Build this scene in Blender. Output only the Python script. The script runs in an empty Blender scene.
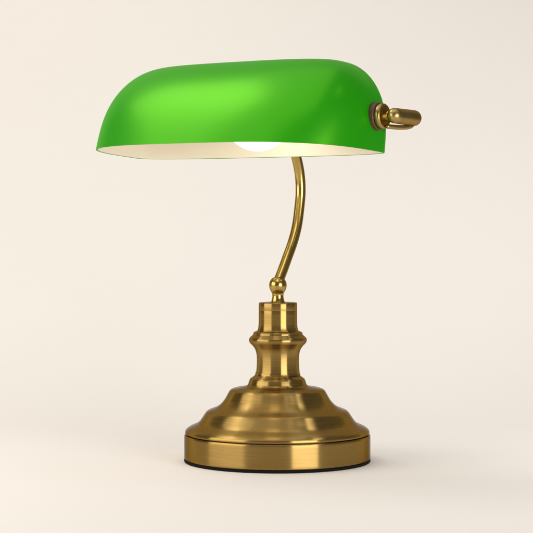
import bpy, bmesh, math
from mathutils import Vector, Matrix

K = 0.00095                      # metres per unit used below (base drum is 177 mm wide)
sc = bpy.context.scene
col = sc.collection

# ------------------------------------------------------------------ materials
def new_mat(name):
    m = bpy.data.materials.new(name)
    m.use_nodes = True
    nt = m.node_tree
    return m, nt, nt.nodes['Principled BSDF']

def N(nt, kind, **kw):
    n = nt.nodes.new(kind)
    for k, v in kw.items():
        setattr(n, k, v)
    return n

def ramp(nt, src, stops):
    r = N(nt, 'ShaderNodeValToRGB')
    el = r.color_ramp.elements
    while len(el) < len(stops):
        el.new(0.5)
    for e, (p, c) in zip(el, stops):
        e.position = p
        e.color = (*c, 1) if len(c) == 3 else c
    nt.links.new(src, r.inputs[0])
    return r.outputs[0]

def mapped_noise(nt, scale, detail=3.0, rough=0.55, noise=1.0):
    tc = N(nt, 'ShaderNodeTexCoord')
    mp = N(nt, 'ShaderNodeMapping')
    mp.inputs['Scale'].default_value = scale
    nt.links.new(tc.outputs['Object'], mp.inputs['Vector'])
    n = N(nt, 'ShaderNodeTexNoise')
    n.inputs['Scale'].default_value = noise
    n.inputs['Detail'].default_value = detail
    n.inputs['Roughness'].default_value = rough
    nt.links.new(mp.outputs[0], n.inputs['Vector'])
    return n.outputs['Fac']

def brass(name, light, dark, rough, aniso, streak=(25, 25, 1500), bump=0.02):
    m, nt, b = new_mat(name)
    b.inputs['Metallic'].default_value = 1.0
    b.inputs['Specular Tint'].default_value = (0.40, 0.36, 0.34, 1)
    f = mapped_noise(nt, streak, 2.5)
    patch = mapped_noise(nt, (22, 22, 22), 3)
    mix = N(nt, 'ShaderNodeMix', data_type='FLOAT')
    mix.inputs[0].default_value = 0.45
    nt.links.new(f, mix.inputs[2]); nt.links.new(patch, mix.inputs[3])
    c = ramp(nt, mix.outputs[0], [(0.32, dark), (0.68, light)])
    nt.links.new(c, b.inputs['Base Color'])
    r = ramp(nt, f, [(0.3, (rough * 0.93,) * 3), (0.7, (rough * 1.07,) * 3)])
    nt.links.new(r, b.inputs['Roughness'])
    if aniso:
        b.inputs['Anisotropic'].default_value = aniso
        b.inputs['Anisotropic Rotation'].default_value = 0.25
        t = N(nt, 'ShaderNodeTangent', direction_type='RADIAL', axis='Z')
        nt.links.new(t.outputs[0], b.inputs['Tangent'])
    if bump:
        bp = N(nt, 'ShaderNodeBump')
        bp.inputs['Strength'].default_value = bump
        bp.inputs['Distance'].default_value = 0.0004
        nt.links.new(f, bp.inputs['Height'])
        nt.links.new(bp.outputs[0], b.inputs['Normal'])
    return m

M_BRASS = brass('brushed_brass', (0.39, 0.255, 0.082), (0.305, 0.192, 0.056), 0.26, 1.0)
M_STEM = brass('tube_brass', (0.48, 0.34, 0.10), (0.38, 0.26, 0.07), 0.20, 0.0, (300, 300, 20), 0.01)
M_KNOB = brass('knob_brass', (0.46, 0.32, 0.12), (0.36, 0.24, 0.08), 0.30, 0.0, (60, 60, 60), 0.0)

M_PAD, nt, b = new_mat('black_felt')
b.inputs['Base Color'].default_value = (0.006, 0.006, 0.006, 1)
b.inputs['Roughness'].default_value = 0.9
b.inputs['Specular IOR Level'].default_value = 0.15

M_WASHER, nt, b = new_mat('brown_rubber')
c = ramp(nt, mapped_noise(nt, (400, 400, 400)), [(0.3, (0.065, 0.024, 0.014)), (0.7, (0.095, 0.038, 0.023))])
nt.links.new(c, b.inputs['Base Color'])
b.inputs['Roughness'].default_value = 0.45

def glass(name, c1, c2, rough, trans, coat, sheen=None, srough=0.3, sfac=0.0):
    m, nt, b = new_mat(name)
    c = ramp(nt, mapped_noise(nt, (9, 9, 9), 2), [(0.3, c1), (0.7, c2)])
    nt.links.new(c, b.inputs['Base Color'])
    b.inputs['Roughness'].default_value = rough
    b.inputs['Coat Weight'].default_value = coat
    b.inputs['Coat Roughness'].default_value = 0.1
    b.inputs['Specular IOR Level'].default_value = 0.15
    tr = N(nt, 'ShaderNodeBsdfTranslucent')
    nt.links.new(c, tr.inputs['Color'])
    mx = N(nt, 'ShaderNodeMixShader')
    mx.inputs[0].default_value = trans
    nt.links.new(b.outputs[0], mx.inputs[1]); nt.links.new(tr.outputs[0], mx.inputs[2])
    out = mx
    if sheen:                                 # satin green lustre of the cased glass
        gl = N(nt, 'ShaderNodeBsdfAnisotropic')
        gl.inputs['Color'].default_value = (*sheen, 1)
        gl.inputs['Roughness'].default_value = srough
        out = N(nt, 'ShaderNodeMixShader')
        out.inputs[0].default_value = sfac
        nt.links.new(mx.outputs[0], out.inputs[1]); nt.links.new(gl.outputs[0], out.inputs[2])
    nt.links.new(out.outputs[0], nt.nodes['Material Output'].inputs['Surface'])
    return m

M_GREEN = glass('green_glass', (0.003, 0.315, 0.0002), (0.005, 0.33, 0.0004), 0.5, 0.2, 0.04, (0.33, 1.0, 0.03), 0.32, 0.15)
M_OPAL = glass('opal_lining', (0.945, 0.895, 0.765), (0.95, 0.90, 0.775), 0.4, 0.25, 0.0)

M_BULB, nt, b = new_mat('lit_bulb_glass')
b.inputs['Base Color'].default_value = (0.9, 0.9, 0.88, 1)
b.inputs['Emission Color'].default_value = (1.0, 0.93, 0.80, 1)
b.inputs['Emission Strength'].default_value = 2.2

M_SOCKET, nt, b = new_mat('porcelain')
b.inputs['Base Color'].default_value = (0.75, 0.73, 0.68, 1)
b.inputs['Roughness'].default_value = 0.35

M_BACK, nt, b = new_mat('studio_paper')
c = ramp(nt, mapped_noise(nt, (3, 3, 3), 4), [(0.25, (0.845, 0.795, 0.745)), (0.75, (0.86, 0.81, 0.76))])
nt.links.new(c, b.inputs['Base Color'])
b.inputs['Roughness'].default_value = 0.9
b.inputs['Specular IOR Level'].default_value = 0.1
bp = N(nt, 'ShaderNodeBump')
bp.inputs['Strength'].default_value = 0.05
bp.inputs['Distance'].default_value = 0.0005
nt.links.new(mapped_noise(nt, (900, 900, 900), 3), bp.inputs['Height'])
nt.links.new(bp.outputs[0], b.inputs['Normal'])

# ------------------------------------------------------------------ mesh helpers
def obj(name, bm, mat, parent=None, smooth=True, sharp=None):
    me = bpy.data.meshes.new(name)
    bmesh.ops.recalc_face_normals(bm, faces=bm.faces)
    bm.to_mesh(me); bm.free()
    me.materials.append(mat)
    for p in me.polygons:
        p.use_smooth = smooth
    if sharp:
        me.set_sharp_from_angle(angle=math.radians(sharp))
    o = bpy.data.objects.new(name, me)
    col.objects.link(o)
    o.parent = parent
    return o

def catmull(pts, sub):
    out = []
    n = len(pts)
    for i in range(n - 1):
        p0, p1, p2, p3 = pts[max(i - 1, 0)], pts[i], pts[i + 1], pts[min(i + 2, n - 1)]
        for s in range(sub):
            t = s / sub
            out.append(tuple(0.5 * ((2 * b) + (c - a) * t + (2 * a - 5 * b + 4 * c - d) * t * t + (3 * b - a - 3 * c + d) * t ** 3)
                             for a, b, c, d in zip(p0, p1, p2, p3)))
    out.append(tuple(pts[-1]))
    return out

def lathe(profile, seg=160, mtx=None, close_bottom=True, close_top=True):
    """profile (r, z) in units of K, turned about z."""
    bm = bmesh.new()
    rings = []
    for r, z in profile:
        if r < 1e-4:
            rings.append([bm.verts.new((0, 0, z * K))])
        else:
            rings.append([bm.verts.new((r * K * math.cos(2 * math.pi * i / seg), r * K * math.sin(2 * math.pi * i / seg), z * K)) for i in range(seg)])
    for a, b in zip(rings, rings[1:]):
        for i in range(seg):
            j = (i + 1) % seg
            if len(a) == 1 and len(b) == 1:
                continue
            if len(a) == 1:
                bm.faces.new((a[0], b[j], b[i]))
            elif len(b) == 1:
                bm.faces.new((a[i], a[j], b[0]))
            else:
                bm.faces.new((a[i], a[j], b[j], b[i]))
    if close_bottom and len(rings[0]) > 1:
        bm.faces.new(rings[0][::-1])
    if close_top and len(rings[-1]) > 1:
        bm.faces.new(rings[-1])
    if mtx is not None:
        bmesh.ops.transform(bm, matrix=mtx, verts=bm.verts)
    return bm

def tube(bm, pts, radii, seg=32, caps=True):
    """round rod through pts (Vectors, units of K) with hemispherical ends."""
    P = [Vector(p) for p in pts]
    R = list(radii)
    if caps:
        d0 = (P[0] - P[1]).normalized(); d1 = (P[-1] - P[-2]).normalized()
        hs = [math.radians(a) for a in (80, 65, 48, 32, 16)]
        pre = [(P[0] + d0 * R[0] * math.sin(a), R[0] * math.cos(a)) for a in hs]
        post = [(P[-1] + d1 * R[-1] * math.sin(a), R[-1] * math.cos(a)) for a in hs[::-1]]
        P = [q for q, _ in pre] + P + [q for q, _ in post]
        R = [r for _, r in pre] + R + [r for _, r in post]
    ref = Vector((0.13, 0.21, 0.97)).normalized()
    prev = None
    rings = []
    for i, p in enumerate(P):
        t = (P[min(i + 1, len(P) - 1)] - P[max(i - 1, 0)]).normalized()
        if prev is None:
            prev = t.cross(ref).normalized()
        a = (prev - t * prev.dot(t)).normalized(); prev = a
        b = t.cross(a)
        rings.append([bm.verts.new((p + (a * math.cos(2 * math.pi * k / seg) + b * math.sin(2 * math.pi * k / seg)) * R[i]) * K) for k in range(seg)])
    for a, b in zip(rings, rings[1:]):
        for i in range(seg):
            j = (i + 1) % seg
            bm.faces.new((a[i], a[j], b[j], b[i]))
    bm.faces.new(rings[0][::-1]); bm.faces.new(rings[-1])

# ------------------------------------------------------------------ the lamp (u = along shade, v = towards the back, z up)
YAW = math.radians(33.48)
lamp = bpy.data.objects.new('bankers_lamp', None)
col.objects.link(lamp)
lamp.location = (0, 0, 0)
lamp.rotation_euler = (0, 0, -YAW)
lamp.empty_display_size = 0.1
lamp['label'] = 'antique brass desk lamp with a glossy green glass shade and a lit bulb'
lamp['category'] = 'desk lamp'

# foot pad
obj('foot_pad', lathe([(92.0, 0), (93.0, 0.6), (93.0, 2.6), (90, 2.9)]), M_PAD, lamp, sharp=50)

# stepped base: drum + domed cap (two spun pieces, with the seam between)
drum = [(88, 2.9), (92.2, 2.95), (92.9, 3.6)] + [(93, 4.2 + i * 2.1) for i in range(11)] + [(92.9, 26.3), (92.4, 27.1), (91.2, 27.3), (88, 27.3)]
base = obj('base', lathe(drum), M_BRASS, lamp, sharp=40)
cap_pts = [(90.6, 27.5), (91.9, 28.2), (92.1, 29.6), (91.3, 31.6), (88.5, 33.9), (85.0, 35.6), (82.0, 36.9), (79.6, 38.2),
           (77.2, 40.6), (74.8, 44.0), (71.8, 48.4), (69.8, 50.4), (67.0, 51.7), (63.0, 53.2), (59.6, 54.9), (56.2, 57.6), (53.0, 61.4), (50.6, 65.4),
           (48.4, 69.4), (47.0, 71.2), (44.6, 72.5), (40, 73.5), (35, 74.3), (31.4, 75.2), (29.4, 76.8), (28.4, 79.6), (27.2, 82.4), (24.8, 84.2),
           (22.4, 86.2), (21.8, 89.0)]
obj('base_cap', lathe(catmull(cap_pts, 5)), M_BRASS, base, sharp=60)

# turned column with collar, then the plain sleeve on top
colm = [(22.7, 86.2), (21.9, 88.4), (21.3, 94), (21.1, 99), (21.2, 104.5), (21.8, 108.5), (23.2, 112.4), (25.6, 115.6), (28.0, 118.2), (29.0, 120.8),
        (28.4, 123.2), (26.4, 125.2), (24.9, 126.6), (24.6, 128.2), (23.2, 129.4), (20.9, 130.3)]
column = obj('column', lathe(catmull(colm, 6)), M_BRASS, lamp, sharp=60)
sleeve = [(20.8, 130.35), (20.2, 131.4), (19.6, 134), (19.3, 138), (19.2, 146), (19.2, 150.4), (19.1, 150.7), (19.2, 151.0), (19.2, 157.6), (18.9, 158.3), (18.2, 158.6), (6, 158.7)]
obj('sleeve', lathe(sleeve), M_BRASS, column, sharp=45)

# ball joint
ball = [(7.2, 158.75), (6.6, 160.0), (5.9, 162.5), (5.6, 165.2), (5.9, 167.6), (7.2, 170.0), (8.4, 172.8), (8.8, 175.8), (8.4, 178.8), (7.0, 181.4), (5.4, 183.0), (3.0, 184.0)]
obj('ball_joint', lathe(catmull(ball, 5), 96), M_STEM, lamp)

# the turned pieces above the base sit a hair off its centre
for o in (column, bpy.data.objects['ball_joint']):
    o.location = (0.5 * K, 0.35 * K, 0)

# S curved stem in the lamp's plane of symmetry
st = [(1.0, 175), (2.4, 179.5), (4.8, 183.5), (10.2, 191.0), (18.4, 203.2), (28.7, 218.7), (36.6, 235.3), (41.4, 255), (43.4, 268), (43.0, 280.5), (40.4, 292.5), (35.3, 305),
      (27.5, 318.5), (17.5, 330), (5.0, 339), (-8.0, 344.5), (-20.0, 347.5), (-27.0, 348.5)]
pts = [(0, s, z) for s, z in catmull(st, 6)]
bm = bmesh.new(); tube(bm, pts, [5.15] * len(pts), 40)
stem = obj('stem', bm, M_STEM, lamp)

# ------------------------------------------------------------------ shade
S = dict(L=291.64, F=122.88, B=25.14, off=-43.78, zr=304.31, H=89.13, pitch=3.513, n=3.067, me=12.58, mf=3.39, mb=2.489, nt=3.169, ke=-0.037, kf=0.347, ke2=0.269)
def shade_grid(off, zlow, nt_=64, nph=256):
    """rings of points of the shade pushed inwards by off; ring 0 is the rim lifted by zlow"""
    rings = []
    pw = lambda q, e: math.copysign(abs(q) ** e, q)
    a = math.radians(S['pitch'])
    f0 = zlow / S['H']
    for i in range(nt_ + 1):
        T = math.sin(math.pi / 2 * i / nt_)
        T = f0 + (1 - f0) * T
        g = lambda m: max(1 - T ** m, 0) ** (1 / m)
        e = S['L'] / 2 * (1 - S['ke'] * T - S['ke2'] * T ** 3) * g(S['me'])
        f = S['F'] * (1 - S['kf'] * T) * g(S['mf'])
        b = S['B'] * g(S['mb'])
        # inward offset (scaled per axis)
        se = 1 - off / (S['L'] / 2); sf = 1 - off / S['F']; sb = 1 - off / S['B'];
        sz = 1 - off / S['H']
        e *= se; f *= sf; b *= sb
        n = S['n'] + (S['nt'] - S['n']) * T
        ring = []
        for k in range(nph):
            ph = 2 * math.pi * k / nph
            m = n if math.sin(ph) < 0 else 0.93 * n
            c, s = pw(math.cos(ph), 2 / m), pw(math.sin(ph), 2 / m)
            u = e * c
            v = (f if s < 0 else b) * s
            z = S['H'] * T * sz
            v2 = v * math.cos(a) + z * math.sin(a); z2 = -v * math.sin(a) + z * math.cos(a)
            ring.append((u, v2 + S['off'], z2 + S['zr']))
        rings.append(ring)
    return rings

def shell(outer, inner):
    bm = bmesh.new()
    def surf(rings):
        vs = []
        for r in rings[:-1]:
            vs.append([bm.verts.new(Vector(p) * K) for p in r])
        top = bm.verts.new(sum((Vector(p) for p in rings[-1]), Vector()) / len(rings[-1]) * K)
        for a, b in zip(vs, vs[1:]):
            for i in range(len(a)):
                j = (i + 1) % len(a)
                bm.faces.new((a[i], a[j], b[j], b[i]))
        for i in range(len(vs[-1])):
            bm.faces.new((vs[-1][i], vs[-1][(i + 1) % len(vs[-1])], top))
        return vs[0]
    a, b = surf(outer), surf(inner)
    for i in range(len(a)):
        j = (i + 1) % len(a)
        bm.faces.new((a[i], b[i], b[j], a[j]))
    return bm

shade = obj('shade', shell(shade_grid(0, 0), shade_grid(1.3, 0)), M_GREEN, lamp, sharp=60)
obj('lining', shell(shade_grid(1.4, 0.3), shade_grid(2.9, 0.3)), M_OPAL, shade, sharp=60)

# brass pivot plate where the stem meets the back of the shade
bx = Matrix.Translation(Vector((0, -16.5, 348)) * K) @ Matrix.Rotation(-math.pi / 2, 4, 'X')
obj('stem_flange', lathe([(12, -1), (12, 1.5), (10.5, 2.6), (6, 3)], 64, bx), M_KNOB, stem, sharp=50)

# ------------------------------------------------------------------ pivot on the right end: washer, flange, loop handle
PV, PZ, PU = -55.0, 337.3, 145.7
def umat(u):                                # lathe axis z -> lamp u
    return Matrix.Translation(Vector((u, PV, PZ)) * K) @ Matrix.Rotation(math.pi / 2, 4, 'Y')
obj('washer', lathe(catmull([(12.4, -4), (13.2, -1), (13.3, 2.5), (12.7, 4.0), (10.5, 4.4)], 4), 72, umat(PU)), M_WASHER, lamp, sharp=60)
handle = obj('pivot_flange', lathe(catmull([(9, 4.2), (11.5, 4.6), (12.1, 6.2), (11.9, 8.2), (11.0, 9.6), (9.6, 10.0), (7.8, 9.4), (6.2, 9.2), (4, 9.2)], 4), 72, umat(PU)), M_KNOB, lamp, sharp=60)
bm = bmesh.new()
prong = catmull([(3.9, 8.8), (4.3, 10.5), (5.0, 12.6), (5.2, 15), (4.6, 18), (4.6, 22)], 4)
tmp = lathe(prong, 48, umat(PU))
me_tmp = bpy.data.meshes.new('tmp'); tmp.to_mesh(me_tmp); tmp.free(); bm.from_mesh(me_tmp); bpy.data.meshes.remove(me_tmp)
BU = PU + 20.5
tube(bm, [(BU, PV + q, PZ - q * 0.015) for q in range(-1, 36, 3)], [7.2 + 0.03 * i for i in range(13)], 40)
obj('handle', bm, M_KNOB, handle)
bm = bmesh.new()
low = catmull([(BU - 9, PV + 2, PZ - 9.6), (BU - 5, PV + 12, PZ - 10.0), (BU - 2, PV + 24, PZ - 9.6), (BU, PV + 30, PZ - 8.2), (BU, PV + 34, PZ - 5.5)], 5)
tube(bm, low, [2.2] * len(low), 24)
obj('handle_strut', bm, M_KNOB, handle)

# ------------------------------------------------------------------ bulb and holder inside the shade
BC = Vector((28.5, -78, 339))
def bmat():
    return Matrix.Translation(BC * K) @ Matrix.Rotation(math.pi / 2, 4, 'Y')
R = 32.5
prof = [(0, -R)] + [(R * math.sin(math.radians(a)), -R * math.cos(math.radians(a))) for a in range(6, 132, 6)]
prof += [(21.5, 26), (19, 31), (17.5, 37)]
bulb = obj('bulb', lathe(prof, 72, bmat()), M_BULB, lamp)
hold = obj('bulb_holder', lathe([(15, 36), (18.5, 37), (20, 40), (20, 74), (17, 80), (9, 84), (6, 88), (6, 94)], 64, bmat()), M_SOCKET, lamp, sharp=40)

# ------------------------------------------------------------------ backdrop: one seamless sweep of studio paper
bm = bmesh.new()
W = 1.3
sec = [(-2.3, 0.0), (-1.2, 0), (-0.4, 0), (0.3, 0.0)]
rad = 0.75
sec += [(0.3 + rad * math.sin(math.radians(a)), rad - rad * math.cos(math.radians(a))) for a in range(3, 91, 3)]
sec += [(0.3 + rad, 1.2), (0.3 + rad, 2.2)]
rows = [[bm.verts.new((x, y, z)) for y, z in sec] for x in (-W, -W / 2, 0, W / 2, W)]
for a, b in zip(rows, rows[1:]):
    for i in range(len(sec) - 1):
        bm.faces.new((a[i], b[i], b[i + 1], a[i + 1]))
bd = obj('backdrop', bm, M_BACK)
bd['kind'] = 'structure'

# ------------------------------------------------------------------ lights
def area(name, az, dist, z, w, h, power, colr=(1, 1, 1), aim=(0, 0, 0.2)):
    """az: degrees from the camera side of the lamp, positive to the right"""
    d = bpy.data.lights.new(name, 'AREA')
    d.shape = 'RECTANGLE'; d.size = w; d.size_y = h; d.energy = power; d.color = colr
    o = bpy.data.objects.new(name, d); col.objects.link(o)
    a = math.radians(az)
    o.location = (dist * math.sin(a), -dist * math.cos(a), z)
    v = Vector(aim) - o.location
    o.rotation_euler = v.to_track_quat('-Z', 'Y').to_euler()
    return o

area('softbox_left', -66, 1.3, 0.52, 1.30, 0.8, 11.0, (1, 0.96, 0.86))
area('softbox_right', 33, 1.6, 0.30, 0.92, 0.6, 15.0)
area('softbox_overhead', -100, 0.80, 1.36, 0.70, 0.66, 4.9, (1, 0.98, 0.95), aim=(-0.03, 0, 0.35))
o = area('top_fill', 0, 0, 2.5, 2.6, 3.2, 25)  # added fill from above, lifts the floor and backdrop
o.location = (-0.5, -0.4, 2.5); o.rotation_euler = (0, 0, 0)

def spot(name, loc, aim, power, cone):
    d = bpy.data.lights.new(name, 'SPOT')
    d.energy = power; d.spot_size = math.radians(cone); d.spot_blend = 1.0; d.shadow_soft_size = 0.25
    o = bpy.data.objects.new(name, d); col.objects.link(o)
    o.location = loc
    o.rotation_euler = (Vector(aim) - Vector(loc)).to_track_quat('-Z', 'Y').to_euler()
spot('backdrop_fill_spot', (1.2, -1.2, 1.5), (0.60, 0.55, 0.05), 40, 38)  # added fill, brightens the right side of the sweep past the lamp
spot('floor_fill_spot', (1.0, -0.25, 1.3), (0.34, -0.02, 0.0), 20, 27)  # added fill, lightens the floor shadow right of the base

w = bpy.data.worlds.new('World'); sc.world = w; w.use_nodes = True
w.node_tree.nodes['Background'].inputs['Color'].default_value = (1.0, 0.97, 0.93, 1)
w.node_tree.nodes['Background'].inputs['Strength'].default_value = 0.17

# ------------------------------------------------------------------ camera
D, Y0 = 1840.57, 222.31
cam = bpy.data.cameras.new('camera')
co = bpy.data.objects.new('camera', cam); col.objects.link(co)
co.location = (-10.8 * K, -D * K, (461 - Y0) * K)
co.rotation_euler = (math.pi / 2, 0, 0)
cam.sensor_width = 36
cam.lens = 36 * D / 533
cam.shift_y = -(266.5 - Y0) / 533
cam.clip_end = 50
cam.clip_start = 0.01
sc.camera = co

sc.cycles.diffuse_bounces = 8
sc.view_settings.view_transform = 'Standard'
sc.view_settings.look = 'None'
sc.view_settings.exposure = 0
sc.view_settings.gamma = 1
